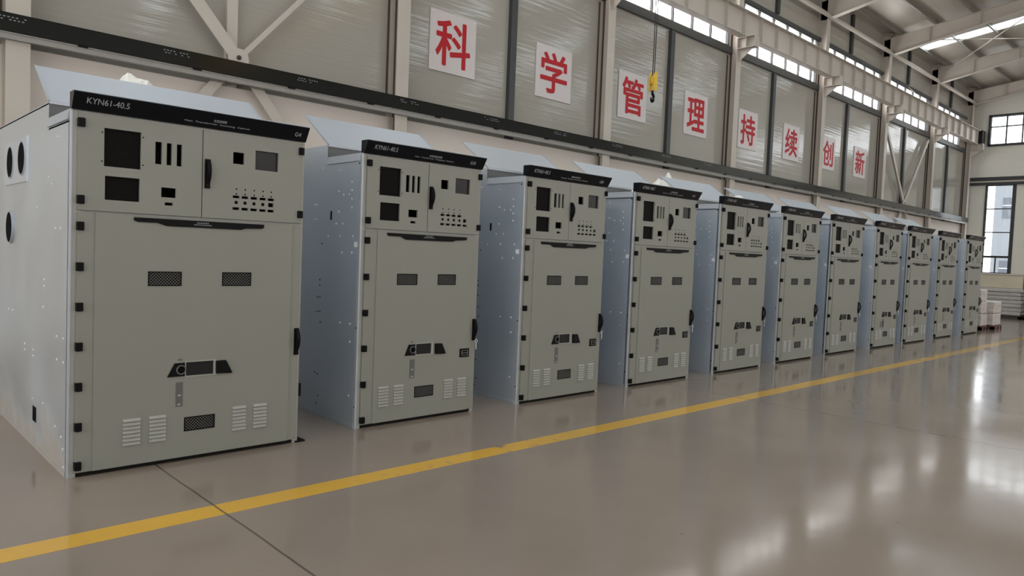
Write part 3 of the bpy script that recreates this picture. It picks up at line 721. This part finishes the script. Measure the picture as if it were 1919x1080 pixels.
    for x in (0.0, W): fl.bar(A+Vector((x, 0.0, 0.0)), B+Vector((x, 0, 0)), 0.006, 0.016, (0, -dv.z, dv.y))
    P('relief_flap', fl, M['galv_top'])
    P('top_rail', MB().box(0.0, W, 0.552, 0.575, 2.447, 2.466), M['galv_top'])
    return t
def lettering(t, kind, cn, en, code):
    S = SPEC[kind]; (k0, k1), (e0, e1), (c0, c1), (g0, g1) = S['txt']
    lines = [('KYN61-40.5', k0, k1, 0.048, 0.088)]
    if en: lines += [(en, e0, e1, 0.026, 0.040)]
    if cn: lines += [(cn, c0, c1, 0.050, 0.070)]
    if code: lines += [(code, g0, g1, 0.036, 0.068)]
    o = link('lettering', text_mesh('lettering', lines, M['ink'], 0.0008, 0.0), t, (0, -0.027, 2.350))
    o.rotation_euler = (math.atan2(0.06, 0.099), 0, 0)
    return o
def copy_tree(o, parent=None):
    c = o.copy(); COL.objects.link(c); c.parent = parent
    for ch in [q for q in bpy.data.objects if q.parent == o]: copy_tree(ch, c)
    return c
CAB = [(-.013, -.05, 1.595), (2.164, .05, 1.327), (4.053, .021, 1.309), (5.895, .022, 1.348), (7.802, .002, 1.37), (9.662, .024, 1.349),
       (11.563, .06, 1.386), (13.476, .013, 1.347), (15.151, -.02, 1.44), (17.212, .011, 1.40), (19.156, -.04, 1.39)]
LAB = ['widest light grey switchgear cabinet, nearest the camera, header marked G4', 'grey switchgear cabinet second from the camera, header marked G10',
       'grey switchgear cabinet third from the camera, short black strip on its top', 'grey switchgear cabinet fourth from the camera, crumpled white film on its top',
       'grey switchgear cabinet fifth from the camera in the long row', 'grey switchgear cabinet sixth from the camera in the long row',
       'grey switchgear cabinet seventh from the camera in the long row', 'grey switchgear cabinet eighth from the camera, square plate left below its latch',
       'grey switchgear cabinet ninth from the camera, third from the far end', 'grey switchgear cabinet tenth from the camera, second from the far end',
       'grey switchgear cabinet at the far end of the row, no raised flap']
INS = [('主变进线柜', 'Main  Transformer  Incoming  Cabinet', 'G4'), ('主变压器出线柜', 'Main  Transformer  Outgoing  Cabinet', 'G10'),
       ('储能进线柜', 'Energy  Storage  Incoming  Cabinet', 'G8'), ('进线柜', 'Energy  Storage  Incoming  Cabinet', 'G6')]+[('进线柜', 'Energy  Storage  Incoming  Cabinet', None)]*7
proto = None; cabs = []
for i, (x, y, w) in enumerate(CAB):
    if i == 0: c = make_cabinet('wide', (x, y, 0)); c.scale.x = w/1.595
    elif i == 1: c = proto = make_cabinet('std', (x, y, 0))
    else: c = copy_tree(proto); c.location = (x, y, 0)
    if i: c.scale.x = w/1.335
    cabs.append(tag(c, LAB[i], 'switchgear cabinet', 'switchgear cabinets in a row'))
bpy.context.view_layer.update()
for i, c in enumerate(cabs): lettering(c, 'wide' if i == 0 else 'std', *INS[i])
for ch in [q for q in cabs[10].children if q.name.startswith('relief_flap')]: bpy.data.objects.remove(ch)
# differences between single cabinets
MB().box(0.42, 0.60, -0.034, -0.030, 0.40, 0.52).build('square_plate', M['tag_grey'], cabs[7])
for i, (a, b, y) in ((1, (0.80, 1.24, 0.30)), (2, (0.50, 0.66, 0.30))):
    q = MB().box(a, b, y, y+0.12, 2.28, 2.505).build('top_angle', M['galv_top'], cabs[i])
    MB().box(a-0.01, b+0.01, y-0.012, y+0.13, 2.505, 2.525).build('black_cap', M['black'], q)

# ------------------------------------------------------------------ crumpled film on the tops
def film(cx, cy, z, sx, sy, h, seed, label):
    from mathutils import noise
    n = 24; vs = []; o = Vector((seed*7.3, seed*3.1, 0))
    for j in range(n):
        for i in range(n):
            u, v = i/(n-1)*2-1, j/(n-1)*2-1
            e = max(0.0, 1-max(abs(u), abs(v))**2.2)
            q = Vector((u*1.1, v*1.1, 0))+o
            big = 0.55+0.75*noise.noise(q); rid = 1-abs(noise.noise(q*2.3)); fine = noise.noise(q*7)
            vs.append((cx+u*sx+0.03*noise.noise(q*4+o), cy+v*sy+0.03*noise.noise(q*4-o), z+0.003+e*h*max(0.05, 0.80*big+0.10*rid**2+0.05*fine)))
    fs = [(j*n+i, j*n+i+1, (j+1)*n+i+1, (j+1)*n+i) for j in range(n-1) for i in range(n-1)]
    o = MB().add(vs, fs).build('plastic_film', M['film'])
    s = o.modifiers.new('thick', 'SOLIDIFY'); s.thickness = 0.003
    return tag(o, label, 'plastic film', 'crumpled plastic film')
film(0.95, 1.75, 2.46, 0.42, 0.40, 0.74, 1, 'crumpled white film heaped behind the flap of the nearest cabinet')
film(0.8, 2.47, 2.46, 0.6, 0.28, 0.14, 2, 'low flat film lying at the back of the nearest cabinet top')
film(6.55, 0.33, 2.28, 0.32, 0.2, 0.34, 3, 'crumpled white film on the fourth cabinet, right behind its header')
film(8.76, 1.6, 2.46, 0.40, 0.38, 0.74, 4, 'tall white film heap on the fifth cabinet, showing above the fourth header')
film(8.72, 0.33, 2.28, 0.36, 0.2, 0.40, 5, 'crumpled white film on the fifth cabinet, behind its header')
film(10.45, 0.33, 2.28, 0.36, 0.2, 0.34, 6, 'crumpled white film on the sixth cabinet, behind its header')

# ------------------------------------------------------------------ wrapped goods near the far door
def pallet_stack(label, x0, x1, y0, y1, h, m, pm, layers):
    t = thing('pallet_stack', label, 'pallet', ((x0+x1)/2, (y0+y1)/2, 0), 'wrapped pallets by the far door')
    o = (-(x0+x1)/2, -(y0+y1)/2, 0)
    p = MB()
    for k in range(3):
        xx = x0+(x1-x0-0.1)*k/2; p.box(xx, xx+0.1, y0, y1, 0, 0.09)
    for k in range(5):
        yy = y0+(y1-y0-0.1)*k/4; p.box(x0, x1, yy, yy+0.1, 0.09, 0.11)
    for k in range(3):
        xx = y0+(y1-y0-0.1)*k/2; p.box(x0, x1, xx, xx+0.1, 0.0, 0.085)
    p.build('pallet', pm, t, o)
    r = random.Random(int(x0*100)); zz = 0.11
    for k in range(layers):
        dz = (h-0.11)/layers; j = lambda: r.uniform(-0.03, 0.03)
        q = MB().box(x0+0.03+j(), x1-0.03+j(), y0+0.03+j(), y1-0.03+j(), zz, zz+dz-0.004).build('wrapped_bundle', m, t, o); bevel(q, 0.03, 3)
        zz += dz
    return t
pallet_stack('tall film wrapped stack on a red brown pallet beside the last cabinet', 21.35, 21.95, 0.05, 0.95, 1.10, M['wrapwhite'], M['pallet'], 3)
pallet_stack('shorter pale stack on a red brown pallet just past the taller one', 22.05, 22.85, -0.08, 0.85, 0.77, M['wrapwhite'], M['pallet'], 2)
pallet_stack('wide grey film wrapped pile near the glazed door', 28.6, 29.8, 0.62, 2.3, 1.04, M['wrapgrey'], M['pebble'], 7)
pallet_stack('grey wrapped pile at the right edge of the picture', 28.4, 29.6, -0.9, 0.52, 0.98, M['wrapgrey'], M['pebble'], 7)
t = thing('plywood_crate', 'pale plywood crate lying on top of the grey wrapped pile', 'crate', (29.2, 1.4, 1.045))
MB().box(-0.5, 0.5, -0.74, 0.75, 0, 0.46).build('side_boards', M['card'], t)
MB().box(-0.54, 0.54, -0.77, 0.79, 0.46, 0.50).build('lid', M['board'], t)
t = thing('plywood_crate', 'pale plywood crate at the right edge, on the other grey pile', 'crate', (29.1, -0.2, 0.985))
MB().box(-0.5, 0.5, -0.75, 0.72, 0, 0.50).build('side_boards', M['card'], t)
MB().box(-0.54, 0.54, -0.8, 0.76, 0.50, 0.54).build('lid', M['board'], t)

# ------------------------------------------------------------------ outside
structure(MB().box(43.2, 140, -60, 80, -0.3, -0.1).build('ground', M['yard']))
t = thing('office_building', 'pale building seen through the glazed door', 'building', (84, 14.2, -0.1))
MB().box(0, 12, -22.5, 0.4, 0, 14).build('wall', M['facade'], t)
for k in range(4):
    for j in range(3):
        y = -0.35-3.2*k; z = 0.9+3.6*j+(2.6 if j else 0)
        f = MB().box(-0.06, 0.0, y-2.0, y, z, z+2.0).build('window', M['facade_glass'], t)
        MB().box(-0.1, -0.06, y-1.04, y-0.96, z, z+2.0).box(-0.1, -0.06, y-2.0, y, z+1.2, z+1.28).build('bars', M['board'], f)
